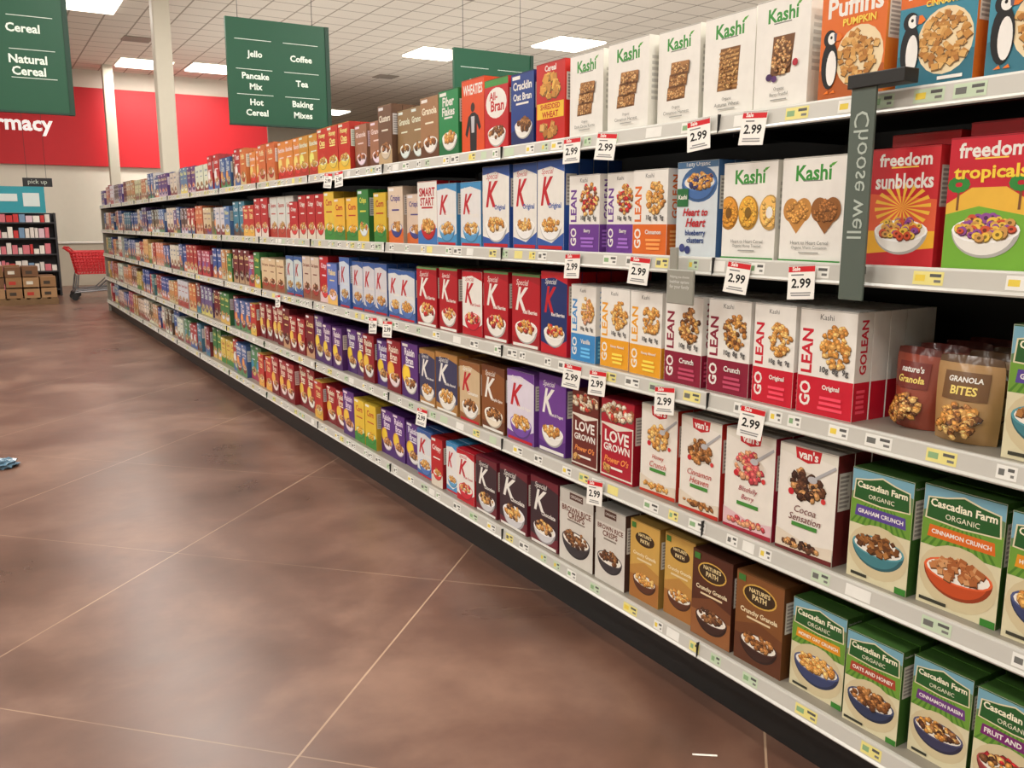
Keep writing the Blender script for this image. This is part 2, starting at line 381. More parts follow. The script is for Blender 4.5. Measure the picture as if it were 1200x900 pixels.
RED=(196,30,44); BLU=(44,84,160)
D={
 'kd':lambda w,h,d:d_kashi(w,h,d,'biscuit',('Organic','Dark Cocoa Karma')),
 'kc':lambda w,h,d:d_kashi(w,h,d,'biscuit',('Organic','Cinnamon Harvest')),
 'kw':lambda w,h,d:d_kashi(w,h,d,'wheat',('Organic','Autumn Wheat')),
 'kb':lambda w,h,d:d_kashi(w,h,d,'biscuit2',('Organic','Berry Fruitful')),
 'kr':lambda w,h,d:d_kashi(w,h,d,'rings',('Heart to Heart Cereal','Organic Honey Toasted')),
 'kh':lambda w,h,d:d_kashi(w,h,d,'heart',('Heart to Heart Cereal','Organic Warm Cinnamon')),
 'p1':lambda w,h,d:d_puff(w,h,d),
 'p2':lambda w,h,d:d_puff(w,h,d,(60,140,165),(216,120,44),cap='CINNAMON'),
 'p3':lambda w,h,d:d_puff(w,h,d,(70,150,175),(216,120,44),cap='HONEY RICE'),
 'gp':lambda w,h,d:d_golean(w,h,d,(110,60,150),FR+[(130,80,60)],'Berry'),
 'go':lambda w,h,d:d_golean(w,h,d,(226,110,40),FL,'Cinnamon'),
 'gb':lambda w,h,d:d_golean(w,h,d,(60,140,205),FL+[(200,150,120)],'Vanilla'),
 'gy':lambda w,h,d:d_golean(w,h,d,(238,166,40),FL,'Honey Almond'),
 'gc':lambda w,h,d:d_golean(w,h,d,(140,28,56),BR+FL,'Crunch'),
 'gr':lambda w,h,d:d_golean(w,h,d,(206,30,52),FL,'Original'),
 'hh':d_heart,
 'f0':lambda w,h,d:d_free(w,h,d),
 'f1':lambda w,h,d:d_free(w,h,d,(200,40,50),(210,50,56),'sunblocks',1),
 'ko':lambda w,h,d:d_k(w,h,d,W_,RED,'Original',(50,90,170),FL),
 'kp':lambda w,h,d:d_k(w,h,d,(236,236,236),RED,'Protein',(70,150,205),FL,(90,160,210)),
 'kre':lambda w,h,d:d_k(w,h,d,(184,28,42),W_,'Red Berries',(164,22,36),FR,W_,(96,150,90)),
 'kre2':lambda w,h,d:d_k(w,h,d,W_,RED,'Fruit Crunch',(190,26,42),FR,(210,40,60)),
 'kfl':lambda w,h,d:d_k(w,h,d,(30,50,110),RED,'Red Berries',(200,30,44),FR,W_),
 'kpu':lambda w,h,d:d_k(w,h,d,(226,220,236),RED,'Fruit & Yogurt',(112,64,150),FL,(120,80,170)),
 'kpv':lambda w,h,d:d_k(w,h,d,(112,64,150),W_,'Fruit & Yogurt',(90,46,130),FL,W_),
 'kch':lambda w,h,d:d_k(w,h,d,(58,38,46),W_,'Chocolate',(110,30,44),CH+FL,(210,210,215)),
 'kva':lambda w,h,d:d_k(w,h,d,(60,62,96),W_,'Vanilla Almond',(180,130,70),FL,W_),
 'kpn':lambda w,h,d:d_k(w,h,d,(140,84,44),W_,'Pumpkin Spice',(104,56,30),BR,(240,230,210)),
 'kcn':lambda w,h,d:d_k(w,h,d,(212,186,148),RED,'Cinnamon',(150,96,56),BR,W_),
 'kbl':lambda w,h,d:d_k(w,h,d,(224,228,232),RED,'Granola',(60,100,170),FL,(80,120,190)),
 'cg':lambda w,h,d:d_casc(w,h,d,(90,70,150),'GRAHAM CRUNCH',BR,(70,130,140)),
 'cc':lambda w,h,d:d_casc(w,h,d,(220,110,40),'CINNAMON CRUNCH',[(196,130,80),(170,100,56),(214,160,110)],(196,80,40)),
 'ch':lambda w,h,d:d_casc(w,h,d,(226,150,40),'HONEY OAT CRUNCH',FL,(60,70,110),'flake'),
 'co':lambda w,h,d:d_casc(w,h,d,(170,70,50),'OATS AND HONEY',BR,(50,60,90),'flake'),
 'cr':lambda w,h,d:d_casc(w,h,d,(110,60,130),'CINNAMON RAISIN',DK+FL,(60,60,90),'flake'),
 'cf':lambda w,h,d:d_casc(w,h,d,(120,40,110),'FRUIT AND NUT',DK+FR,(150,60,60),'flake'),
 'vh':lambda w,h,d:d_vans(w,h,d,'Honey','Crunch',FL,(196,60,40)),
 'vc':lambda w,h,d:d_vans(w,h,d,'Cinnamon','Heaven',BR,(190,50,40)),
 'vb':lambda w,h,d:d_vans(w,h,d,'Blissfully','Berry',[(180,60,70),(210,150,110),(196,90,90)],(170,40,60),low=(226,190,196)),
 'vs':lambda w,h,d:d_vans(w,h,d,'Cocoa','Sensation',CH,(110,40,40)),
 'lb':lambda w,h,d:d_love(w,h,d,(110,44,38)),
 'lr':lambda w,h,d:d_love(w,h,d,(176,30,50)),
 'rc':d_rice,
 'nb':lambda w,h,d:d_nature(w,h,d,(84,44,30),(150,96,56),DK),
 'nb2':lambda w,h,d:d_nature(w,h,d,(130,82,44),(96,54,34),BR),
 'ny':lambda w,h,d:d_nature(w,h,d,(206,164,84),(170,112,56),FL,(90,50,34)),
 'wh':d_wheaties,'ab':d_allbran,'sw':d_shred,
 'cb':lambda w,h,d:d_gen(w,h,d,(36,66,140),(28,44,100),'Cracklin',W_,BR,W_,'o',second='Oat Bran',n=34),
 'gn':lambda w,h,d:d_gen(w,h,d,(36,140,80),(24,110,62),'Fiber',W_,FL,W_,second='Flakes',n=30),
 'ss':lambda w,h,d:d_gen(w,h,d,W_,(60,120,190),'SMART',(190,30,44),FL,(200,40,50),second='START',n=34,side=(190,36,44)),
 'rb':lambda w,h,d:d_gen(w,h,d,(92,48,128),(74,36,110),'Raisin',(240,236,240),BR+FL,W_,second='Bran',n=26,sun=(240,190,50)),
 'rbr':lambda w,h,d:d_gen(w,h,d,(160,26,40),(120,20,34),'Raisin',(250,240,210),BR+FL,W_,second='Bran',n=22,sun=(240,180,60)),
 'tan':lambda w,h,d:d_gen(w,h,d,(160,122,84),(96,62,40),'Granola',(245,235,210),BR,W_,top=(200,170,130)),
 'brn':lambda w,h,d:d_gen(w,h,d,(122,88,64),(206,176,130),'Clusters',(245,235,210),BR,(226,210,180),top=(190,160,120)),
 'ry':lambda w,h,d:d_gen(w,h,d,(206,48,36),(240,180,50),'Honey',(255,236,150),FL,(240,200,90),second='Oats',top=(236,180,60)),
 'oy':lambda w,h,d:d_gen(w,h,d,(226,150,56),(196,50,40),'Bunches',W_,FL,(220,60,50),sun=(250,210,110)),
 'yel':lambda w,h,d:d_gen(w,h,d,(232,196,60),(60,140,60),'Corn',(190,40,40),[(240,190,60),(226,170,50)],(60,150,70),'o'),
 'grn':lambda w,h,d:d_gen(w,h,d,(60,136,64),(240,190,50),'Crisps',(250,230,80),[(240,120,60),(240,200,60),(90,160,70)],W_,'o'),
 'red':lambda w,h,d:d_gen(w,h,d,(190,34,40),(224,214,200),'Crispy',W_,FL,(220,60,60)),
 'blu':lambda w,h,d:d_gen(w,h,d,(50,92,166),(230,130,60),'Frosted',W_,FL,W_),
 'bl2':lambda w,h,d:d_gen(w,h,d,(96,136,196),(236,206,90),'Flakes',(250,236,140),FL,(240,240,240)),
 'pur':lambda w,h,d:d_gen(w,h,d,(104,72,144),(200,180,200),'Crunch',(250,230,140),[(220,90,80),(240,200,80)],(90,60,130),'o'),
 'org':lambda w,h,d:d_gen(w,h,d,(222,120,56),(220,190,140),'Puffs',(255,240,180),FL,(190,70,40),'o'),
 'wht':lambda w,h,d:d_gen(w,h,d,(232,228,222),(200,60,44),'Squares',(196,50,40),FL,(210,80,60),'square'),
 'cre':lambda w,h,d:d_gen(w,h,d,(222,204,170),(150,90,60),'Oat Squares',(130,60,40),BR,(180,60,50),'square'),
 'wo':lambda w,h,d:d_gen(w,h,d,(226,206,180),(220,110,50),'Crispix',(70,60,130),FL,(60,70,140),'square'),
 'mrn':lambda w,h,d:d_gen(w,h,d,(120,30,40),(190,150,110),'Cocoa',(250,220,140),CH,(90,20,30)),
}
_cols=[(196,48,44),(226,140,60),(236,200,90),(70,110,170),(232,226,214),(120,84,60),(90,150,90),(120,86,150),(220,196,160),(190,60,90),(60,140,160),(150,40,48)]
_wd=['Loops','Wheat','Charms','Pebbles','Chex','Trix','Kix','Oats','Corn Pops','Krispies','Cheer','Life','Toast','Mini','Grain','Nut']
def mk(i):
    bg=_cols[i%len(_cols)]; band=_cols[(i*5+3)%len(_cols)]; tcol=W_ if sum(bg)<480 else _cols[(i*7+11)%12]
    if tcol==bg: tcol=(90,40,40)
    sun=_cols[(i*3+4)%12] if i%3==0 else None; kd=['flake','o','square'][i%3]; sec=_wd[(i+5)%16] if i%2 else None
    return lambda w,h,d:d_gen(w,h,d,bg,band,_wd[i%16],tcol,FL if i%2 else BR+FL,_cols[(i*5+8)%12],kd,sun=sun,second=sec,top=band if i%4==1 else None)
ZK=[]
for i in range(18): D['z%d'%i]=mk(i); ZK.append('z%d'%i)

# ------------------------------------------------------------ shelving geometry
XE=1.83          # front edge of the shelf lip
XB=1.862         # front face of cartons
XR=2.40          # back panel
Y0,Y1=-0.55,16.85
SZ={1:1.80,2:1.40,3:1.0,4:0.60,5:0.20}
m_black=mat('black_metal',(20,20,20),.45); m_back=mat('dark_back_panel',(24,23,22),.7)
m_shelf=mat('beige_shelf_metal',(150,144,132),.4,noise=.04); m_chan=mat('price_channel_plastic',(196,195,188),.3,noise=.03,nscale=3)
g=empty('gondola_shelving')
boxes('kick_plate',[(1.885,1.93,Y0,Y1,0,.15)],m_black,g)
boxes('base_front_rail',[(1.845,1.88,Y0,Y1,.11,.15)],m_black,g)
boxes('back_panel',[(XR,XR+.03,Y0,Y1,0.0,1.98)],m_back,g)
boxes('end_panel',[(1.845,XR+.03,Y1,Y1+.03,0,1.78),(1.93,XR+.03,Y0-.03,Y0,0,1.78)],m_shelf,g)
ups=[];br=[]
y=Y0+.02
while y<Y1:
    ups.append((XR-.02,XR,y-.015,y+.015,.0,1.98))
    for k in (1,2,3,4):
        z=SZ[k]; br.append((1.90,XR-.02,y+.016,y+.02,z-.055,z-.02))
    y+=1.22
boxes('slotted_uprights',ups,m_black,g); boxes('shelf_brackets',br,m_black,g)
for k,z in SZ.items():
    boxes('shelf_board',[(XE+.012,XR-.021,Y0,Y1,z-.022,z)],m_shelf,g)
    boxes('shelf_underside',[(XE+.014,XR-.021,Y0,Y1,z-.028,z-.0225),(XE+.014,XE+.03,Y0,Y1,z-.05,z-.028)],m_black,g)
    V=[];F=[];pr=[(XE+.012,z+.003),(XE+.002,z+.003),(XE,z-.002),(XE-.004,z-.040),(XE-.010,z-.046),(XE-.008,z-.050),(XE+.006,z-.048),(XE+.012,z-.04)]
    for yy in (Y0,Y1):
        for p in pr: V.append((p[0],yy,p[1]))
    n=len(pr)
    for i in range(n):
        j=(i+1)%n; F.append((i,j,n+j,n+i))
    F+= [tuple(range(n)),tuple(range(n,2*n))]
    mesh_obj('price_channel',V,F,m_chan,g)
    boxes('channel_joints',[(XE-.0105,XE+.001,Y0+.02+1.22*i-.001,Y0+.02+1.22*i+.001,z-.049,z+.0032) for i in range(1,14)],m_black,g)
    V=[];F=[];C=[]
    def lab(y0,y1,z0,z1,o,c):
        b=len(V)
        def X(zz): return XE-.0006-o+(zz-(z-.002))*(.004/.038)
        V.extend([(X(z0),y0,z0),(X(z0),y1,z0),(X(z1),y1,z1),(X(z1),y0,z1)]); F.append((b,b+1,b+2,b+3)); C.append(lin(c))
    yy=Y0+.03
    while yy<Y1-.1:
        wl=R.choice([.045,.06,.075]); c=R.choice([(236,236,230),(236,236,230),(232,222,140),(196,214,186),(236,236,230)])
        lab(yy,yy+wl,z-.036,z-.006,0,c)
        if R.random()<.8:
            lab(yy+.006,yy+wl*.45,z-.018,z-.011,.0003,(90,90,88)); lab(yy+.006,yy+wl*.3,z-.030,z-.024,.0003,(120,120,116)); lab(yy+wl*.6,yy+wl-.005,z-.028,z-.014,.0003,R.choice([(110,110,106),(232,206,80),(140,176,130)]))
        yy+=wl+R.choice([.02,.05,.09,.14])
    o=bpy.data.objects.new('shelf_edge_labels',vc_mesh('shelf_edge_labels',V,F,C,LABEL)); link(o,g)

# ------------------------------------------------------------ cartons, near section
near={
1:[(3.78,3.58,'gn',.29),(3.57,3.36,'wh',.31),(3.34,3.14,'ab',.28),(3.13,2.95,'cb',.275),(2.94,2.74,'sw',.285),(2.73,2.52,'kd',.285),(2.49,2.27,'kc',.285),(2.26,2.06,'kc',.285),(2.05,1.84,'kw',.285),(1.83,1.635,'kb',.285),(1.61,1.41,'p1',.262),(1.39,1.19,'p2',.262),(1.18,.97,'p3',.262),(.96,.75,'p2',.262)],
2:[(4.03,3.81,'ss',.30),(3.80,3.60,'kp',.28),(3.59,3.39,'kp',.28),(3.37,3.14,'ko',.335),(3.13,2.94,'ko',.335),(2.93,2.74,'ko',.335),(2.71,2.52,'gp',.27),(2.51,2.35,'gp',.27),(2.34,2.16,'go',.27),(2.14,1.955,'hh',.285),(1.935,1.725,'kr',.27),(1.71,1.495,'kh',.27),(1.435,1.25,'f1',.275),(1.23,1.03,'f0',.285),(1.01,.81,'f0',.285)],
3:[(4.46,4.28,'kbl',.26),(4.27,4.07,'kbl',.26),(4.05,3.82,'kre',.29),(3.80,3.60,'kre',.295),(3.58,3.39,'kre2',.29),(3.38,3.16,'kre',.30),(3.14,2.92,'kre',.30),(2.90,2.71,'kfl',.32),(2.69,2.53,'gb',.28),(2.52,2.35,'gy',.28),(2.34,2.17,'gy',.28),(2.16,1.98,'gc',.28),(1.97,1.79,'gc',.28),(1.78,1.625,'gr',.28),(1.615,1.43,'gr',.28),(1.05,.86,'cg',.29)],
4:[(4.26,4.05,'rb',.29),(4.04,3.85,'kva',.28),(3.84,3.61,'kva',.29),(3.59,3.39,'kcn',.28),(3.38,3.17,'kpn',.29),(3.16,2.94,'kpu',.30),(2.93,2.73,'kpv',.315),(2.67,2.50,'lb',.29),(2.49,2.30,'lr',.29),(2.28,2.09,'vh',.305),(2.07,1.88,'vc',.305),(1.87,1.67,'vb',.305),(1.66,1.455,'vs',.305),(1.42,1.235,'cg',.29),(1.225,1.02,'cc',.295),(1.01,.82,'ch',.29)],
5:[(4.11,3.92,'kbl',.25),(3.91,3.78,'red',.25),(3.77,3.64,'kp',.25),(3.63,3.45,'kre2',.25),(3.44,3.24,'kch',.26),(3.23,2.99,'kch',.27),(2.97,2.76,'kch',.285),(2.75,2.52,'rc',.29),(2.51,2.33,'rc',.285),(2.32,2.16,'ny',.285),(2.15,2.0,'ny',.285),(1.99,1.81,'nb',.285),(1.80,1.61,'nb2',.28),(1.60,1.41,'ch',.265),(1.40,1.23,'co',.255),(1.22,1.06,'cr',.255),(1.05,.87,'cf',.255)]}
DEP={'gr':.062,'gc':.06,'nb':.075,'nb2':.075,'ny':.07}
for k,l in near.items():
    for (ya,yb,key,h) in l:
        w=(ya-yb)*R.uniform(.945,.965); d=DEP.get(key,.064)
        A=D[key](w,h,d)
        A.copies(5 if key=='gr' else R.randint(4,7),hs=1.13 if key in('f0','f1') else 1.0)
        o=bpy.data.objects.new('cereal_box',vc_mesh('cereal_box',A.V,A.F,A.C,PRINT)); link(o)
        o.location=(XB+R.choice([0,0,.003,.012,.022])+R.uniform(0,.004),(ya+yb)/2,SZ[k]+.0005)
        o.rotation_euler=(0,0,math.radians(-90+R.uniform(-.7,.7)))
# ------------------------------------------------------------ far runs
runs={
1:[(4.36,['tan','tan','brn']),(4.97,['brn','tan']),(5.94,['ry','oy','ry']),(7.34,['oy','org']),(8.2,['org','brn']),(10,['pur','bl2']),(11.6,['pur','blu']),(13.2,['org','cre']),(16.7,['red','mrn','pur','brn','wht'])],
2:[(4.48,['wo']),(5.36,['yel','grn','yel']),(6.1,['red']),(6.74,['wht','red']),(7.42,['red','ry']),(9,['blu','bl2','cre']),(11,['org','yel','wht']),(13,['blu','pur']),(16.7,['cre','blu','org'])],
3:[(5.34,['kbl','kbl','bl2']),(5.64,['red']),(6.9,['cre','kbl']),(8,['grn','brn','mrn']),(10,['red','blu','cre']),(12,['org','red','wht']),(16.7,['yel','org','blu','wht'])],
4:[(4.74,['rbr','rb']),(5.62,['rb']),(6.65,['mrn','rbr']),(8,['rbr','ry']),(9.5,['grn','mrn','cre']),(11,['org','wht']),(13,['blu','red']),(16.7,['yel','red','org','cre'])],
5:[(5.1,['rb','rb','yel']),(7.2,['rbr','ry','rbr']),(8,['mrn','brn']),(9.5,['yel','grn','cre']),(12,['blu','org','wht']),(16.7,['yel','bl2','red','cre'])]}
tmpl={}
def template(key):
    if key not in tmpl:
        A=D[key](.178,.285,.062); A.copies(3)
        tmpl[key]=(np.array(A.V),A.F,np.array(A.C))
    return tmpl[key]
def run_mesh(k,slots):
    VV=[];FF=[];CC=[];b=0
    for (yc,key,sc,hs,dx,tint) in slots:
        V,F,C=template(key)
        a=math.radians(-90+R.uniform(-.8,.8)); ca,sa=math.cos(a),math.sin(a)
        x=V[:,0]*sc; yv=V[:,1]; z=V[:,2]*hs
        P=np.stack([XB+dx+ca*x-sa*yv,yc+sa*x+ca*yv,z+SZ[k]+.0005],1)
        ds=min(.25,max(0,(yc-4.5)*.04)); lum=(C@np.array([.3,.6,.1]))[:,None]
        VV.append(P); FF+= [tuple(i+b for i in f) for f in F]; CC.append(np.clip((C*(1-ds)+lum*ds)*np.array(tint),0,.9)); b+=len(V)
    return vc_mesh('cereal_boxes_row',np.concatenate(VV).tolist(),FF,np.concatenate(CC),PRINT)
for k,l in runs.items():
    y=near[k][0][0]+.005; slots=[]
    for yend,keys in l:
        i=0; rep=0; key=None
        while y<yend-.08 and y<Y1-.22:
            if rep<=0:
                key=keys[i%len(keys)]; i+=1; rep=R.choice([1,2,2,3]); hs=R.uniform(.84,1.07); wsc=R.uniform(.9,1.08); dx0=R.choice([0,0,.01,.03])
                if R.random()<(.45 if y>7 else .0): key=R.choice(ZK)
                tint=(R.uniform(.85,1.12),R.uniform(.85,1.08),R.uniform(.85,1.12))
            rep-=1; sc=wsc; w=.178*sc
            slots.append((y+w/2,key,sc,hs,dx0+R.uniform(0,.008),tint))
            y+=w+R.uniform(.006,.012)+(R.uniform(.02,.07) if R.random()<.06 else 0)
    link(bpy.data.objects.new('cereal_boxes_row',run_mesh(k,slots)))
    y=near[k][-1][1]-.01; slots=[]
    while y>Y0+.22:
        key={1:'p1',2:'f0',3:'cg',4:'cc',5:'cf'}[k]
        slots.append((y-.09,key,1,.93,0,(1,1,1))); y-=.19
    link(bpy.data.objects.new('cereal_boxes_row',run_mesh(k,slots)))

# ------------------------------------------------------------ granola pouches
def pouch(name,yc,xf,bg,acc,t1,t2,w=.15,h=.2,rz=0):
    th=.092
    def ws(v):
        t=v/h
        return (.90+.10*math.sin(math.pi*min(1,.12+t*.62))) * (1-.05*max(0,t-.85)/.15)
    def prof(u,v):
        a=u/w*2-1; b=v/h
        t=(1-abs(a)**2.2)*min(1,((1-b)*1.25)**.8+.01)*(.62+.38*min(1,(b*5)**.6))
        return t*th/2+ .0012
    def warp(u,v,o):
        return ((u-w/2)*ws(v),-prof(u,v)-o*8-.0008,v)
    A=Art(w,h,.06,bg,warp=warp)
    N=20;Mv=22
    def surf(sgn,col):
        b=len(A.V)
        for j in range(Mv+1):
            for i in range(N+1):
                u=w*i/N;v=h*j/Mv
                wr=0.0010*math.sin(i*1.7+j*1.1+sgn)*(j/Mv)
                seal=.004*math.sin(i*.9)*(max(0,j/Mv-.85)/.15)
                A.V.append(((u-w/2)*ws(v),sgn*(prof(u,v)+(wr if 0<i<N else 0))+seal*(1 if j>=Mv-3 else 0)*.5,v-(.004*(abs(i/N*2-1)**4) if j==Mv else 0)))
        for j in range(Mv):
            for i in range(N):
                q=(b+j*(N+1)+i,b+j*(N+1)+i+1,b+(j+1)*(N+1)+i+1,b+(j+1)*(N+1)+i)
                A.F.append(q); A.C.append(lin(col if j<Mv-2 else tuple(x*.8 for x in acc)))
    surf(-1,bg); surf(1,tuple(c*.8 for c in bg))
    A.off=.0003
    def grid(u0,v0,u1,v1,col,n=12):
        for i in range(n):
            for j in range(n):
                a0=u0+(u1-u0)*i/n;a1=u0+(u1-u0)*(i+1)/n;b0=v0+(v1-v0)*j/n;b1=v0+(v1-v0)*(j+1)/n
                A.poly([(a0,b0),(a1,b0),(a1,b1),(a0,b1)],col,step=0)
        A.off+=.00008
    grid(.16,.50,.84,.82,acc); A.text(t1,.5,.735,.52,W_,bold=True,hgt=.08); A.text(t2,.5,.61,.56,(245,220,120),bold=True,hgt=.1)
    A.food(.5,.27,.3,.24,BR+FL,80,.06,'flake')
    o=bpy.data.objects.new(name,vc_mesh(name,A.V,A.F,A.C,FOIL)); link(o)
    for p in list(o.data.polygons)[:2*N*Mv]: p.use_smooth=True
    o.location=(xf,yc,1.0008); o.rotation_euler=(0,0,math.radians(-90+rz))
    return o
RB=((150,70,52),(120,46,38),"nature's",'Granola'); TB=((176,138,90),(112,78,46),'GRANOLA','BITES')
for (yy,xx,sp,w,rz) in ((1.325,1.97,RB,.135,-6),(1.17,1.935,TB,.155,5),(1.33,2.075,RB,.135,4),(1.17,2.04,TB,.155,-3),(1.33,2.18,RB,.135,0),(1.17,2.145,TB,.155,2),(1.17,2.25,TB,.155,-2),(1.33,2.285,RB,.135,0)):
    pouch('granola_pouch',yy,xx,*sp,w=w,h=.2,rz=rz)

# ------------------------------------------------------------ sale tags
def tag(k,y,rz=0):
    w,h=.078,.088
    A=Art(w,h,.0012,W_,W_)
    A.rect(0,.80,1,1,(204,26,36)); A.text('Sale',.3,.9,.3,W_,bold=True)
    A.text('2.99',.5,.47,.72,(25,25,25),bold=True,hgt=.36); A.bars(.1,.9,.08,.22,2,(140,140,140)); A.bars(.1,.6,.68,.75,1,(120,120,120))
    o=bpy.data.objects.new('sale_price_tag',vc_mesh('sale_price_tag',A.V,A.F,A.C,LABEL)); link(o)
    o.location=(XE-.028,y,SZ[k]-.092); o.rotation_euler=(math.radians(-7),math.radians(R.uniform(-8,8)),math.radians(-90+rz))
for k,l in {1:[2.61,2.42,1.965,1.765,4.95,5.15],2:[2.60,2.23,1.80,1.565],3:[2.60,2.44,2.08,1.72,4.3,4.5,6.3],4:[2.44,3.9]}.items():
    for y in l: tag(k,y,R.uniform(8,20))

# ------------------------------------------------------------ blade sign (vertical strip) and info holder
m_sage=mat('sage_plastic',(84,96,88),.4); m_sage2=mat('grey_holder_plastic',(150,150,140),.4)
dy=-.066
e=empty('vertical_shelf_sign')
boxes('strip',[(1.775,1.782,1.425+dy,1.492+dy,1.32,1.815)],m_sage,e,.001)
boxes('bracket',[(1.768,1.818,1.35+dy,1.50+dy,1.807,1.838),(1.783,1.818,1.45+dy,1.47+dy,1.38,1.40)],m_black,e,.002)
V,F,tw,th=textmesh('Choose well'); kk=.29/tw
mesh_obj('lettering',[(1.7738,1.458+dy+y*kk,1.61-x*kk) for x,y in V],F,mat('sign_lettering_pale',(180,192,182),.5),e)
e=empty('shelf_info_holder'); dy=-.07
boxes('plate',[(1.780,1.790,2.015+dy,2.13+dy,1.262,1.365)],m_sage2,e,.003)
boxes('clip',[(1.785,1.795,2.095+dy,2.125+dy,1.355,1.43),(1.795,1.818,2.10+dy,2.12+dy,1.345,1.355)],m_sage2,e,.001)
V=[];F=[]
for t,zz in (('Helping you choose',1.343),('healthier options',1.328),('for your family',1.313)):
    v,f,tw,th=textmesh(t); kk=.085/tw; b=len(V)
    V+=[(1.7790,2.072+dy-x*kk,zz+y*kk) for x,y in v]; F+=[tuple(i+b for i in q) for q in f]
mesh_obj('print',V,F,mat('print_white',(232,232,228),.5),e)

# ------------------------------------------------------------ room shell
XL,XRR,YB,YF,ZC=-9.0,24.0,-7.0,36.0,5.4
m=bpy.data.materials.new('stained_concrete_floor'); m.use_nodes=True; nt=m.node_tree; b=nt.nodes['Principled BSDF']
N=nt.nodes.new; L=nt.links.new
tc=N('ShaderNodeTexCoord')
def noise(sc,det,rough=.55,dist=0):
    n=N('ShaderNodeTexNoise'); n.inputs['Scale'].default_value=sc; n.inputs['Detail'].default_value=det; n.inputs['Roughness'].default_value=rough; n.inputs['Distortion'].default_value=dist
    L(tc.outputs['Object'],n.inputs['Vector']); return n
def mth(op,a,bv=None,c=None):
    q=N('ShaderNodeMath'); q.operation=op
    for i,vv in enumerate((a,bv,c)):
        if vv is None: continue
        if isinstance(vv,(int,float)): q.inputs[i].default_value=vv
        else: L(vv,q.inputs[i])
    return q.outputs[0]
n1=noise(1.3,5,.55,.5); n2=noise(7,5,.55); n3=noise(.4,2)
cr=N('ShaderNodeValToRGB'); e_=cr.color_ramp.elements
e_[0].position=.34; e_[0].color=(*lin((74,52,43)),1); e_[1].position=.66; e_[1].color=(*lin((130,99,82)),1)
el=e_.new(.5); el.color=(*lin((99,70,57)),1)
f1=mth('MULTIPLY_ADD',n1.outputs['Fac'],.58,mth('MULTIPLY_ADD',n2.outputs['Fac'],.16,mth('MULTIPLY',n3.outputs['Fac'],.26)))
L(f1,cr.inputs['Fac'])
sx=N('ShaderNodeSeparateXYZ'); L(tc.outputs['Object'],sx.inputs[0])
def joint(expr,off,wd):
    t=mth('ADD',expr,off+1.835*.5); t=mth('DIVIDE',t,1.835); t=mth('FRACT',t); t=mth('SUBTRACT',t,.5); t=mth('ABSOLUTE',t)
    return mth('LESS_THAN',t,wd/1.835)
j1=joint(mth('SUBTRACT',sx.outputs[0],sx.outputs[1]),1.625+1.835*20,.005)
j2=joint(mth('ADD',sx.outputs[0],sx.outputs[1]),-2.925+1.835*20,.0035)
j=mth('MAXIMUM',mth('MULTIPLY',j1,.7),mth('MULTIPLY',j2,.4))
nj=noise(1.6,3); j=mth('MULTIPLY',j,mth('MULTIPLY_ADD',nj.outputs['Fac'],2.6,-.5)); j=mth('MINIMUM',mth('MAXIMUM',j,.0),.8)
mx=N('ShaderNodeMixRGB'); L(j,mx.inputs['Fac']); L(cr.outputs['Color'],mx.inputs['Color1']); mx.inputs['Color2'].default_value=(*lin((184,156,128)),1)
L(mx.outputs['Color'],b.inputs['Base Color'])
L(mth('MULTIPLY_ADD',n1.outputs['Fac'],.3,.18),b.inputs['Roughness'])
bp=N('ShaderNodeBump'); bp.inputs['Strength'].default_value=.04; bp.inputs['Distance'].default_value=.02; L(n2.outputs['Fac'],bp.inputs['Height']); L(bp.outputs['Normal'],b.inputs['Normal'])
b.inputs['Specular IOR Level'].default_value=.5
boxes('floor',[(XL,XRR,YB,YF,-.1,0)],m)

m=bpy.data.materials.new('ceiling_tiles'); m.use_nodes=True; nt=m.node_tree; b=nt.nodes['Principled BSDF']
N=nt.nodes.new; L=nt.links.new; tc=N('ShaderNodeTexCoord'); sx=N('ShaderNodeSeparateXYZ'); L(tc.outputs['Object'],sx.inputs[0])
def ln(o,p,wd):
    t=mth('DIVIDE',mth('ADD',o,100*p),p); t=mth('FRACT',t); t=mth('ABSOLUTE',mth('SUBTRACT',t,.5)); return mth('GREATER_THAN',t,.5-wd/p)
l=mth('MAXIMUM',ln(sx.outputs[0],.61,.016),ln(sx.outputs[1],.61,.016))
nn=noise(40,4); rr=N('ShaderNodeMapRange'); rr.inputs['To Min'].default_value=.85; rr.inputs['To Max'].default_value=1.05; L(nn.outputs['Fac'],rr.inputs['Value'])
mx=N('ShaderNodeMixRGB'); L(mth('MULTIPLY',l,.9),mx.inputs['Fac']); mx.inputs['Color1'].default_value=(*lin((222,216,202)),1); mx.inputs['Color2'].default_value=(*lin((146,138,122)),1)
sc=N('ShaderNodeVectorMath'); sc.operation='SCALE'; L(mx.outputs['Color'],sc.inputs[0]); L(rr.outputs['Result'],sc.inputs['Scale']); L(sc.outputs['Vector'],b.inputs['Base Color'])
b.inputs['Roughness'].default_value=.85
boxes('ceiling',[(XL,XRR,YB,YF,ZC,ZC+.1)],m)
m_wall=mat('painted_wall_offwhite',(222,216,202),.7); m_red=mat('painted_wall_red',(200,24,36),.5)
boxes('wall_left',[(XL-.1,XL,YB,YF,0,ZC)],m_wall)
boxes('wall_right',[(XRR,XRR+.1,YB,YF,0,ZC)],m_wall)
boxes('wall_back',[(XL,XRR,YB-.1,YB,0,ZC)],m_wall)
boxes('wall_far',[(XL,XRR,YF,YF+.1,0,ZC)],m_wall)
boxes('wall_pharmacy',[(XL,7.4,26,26.15,0,ZC),(7.25,7.4,26.15,YF,0,ZC)],m_wall)
boxes('red_wall_fascia',[(XL,7.35,25.9,25.99,2.98,4.95)],m_red)
V,F,tw,th=textmesh('pharmacy',True); kk=2.0/tw
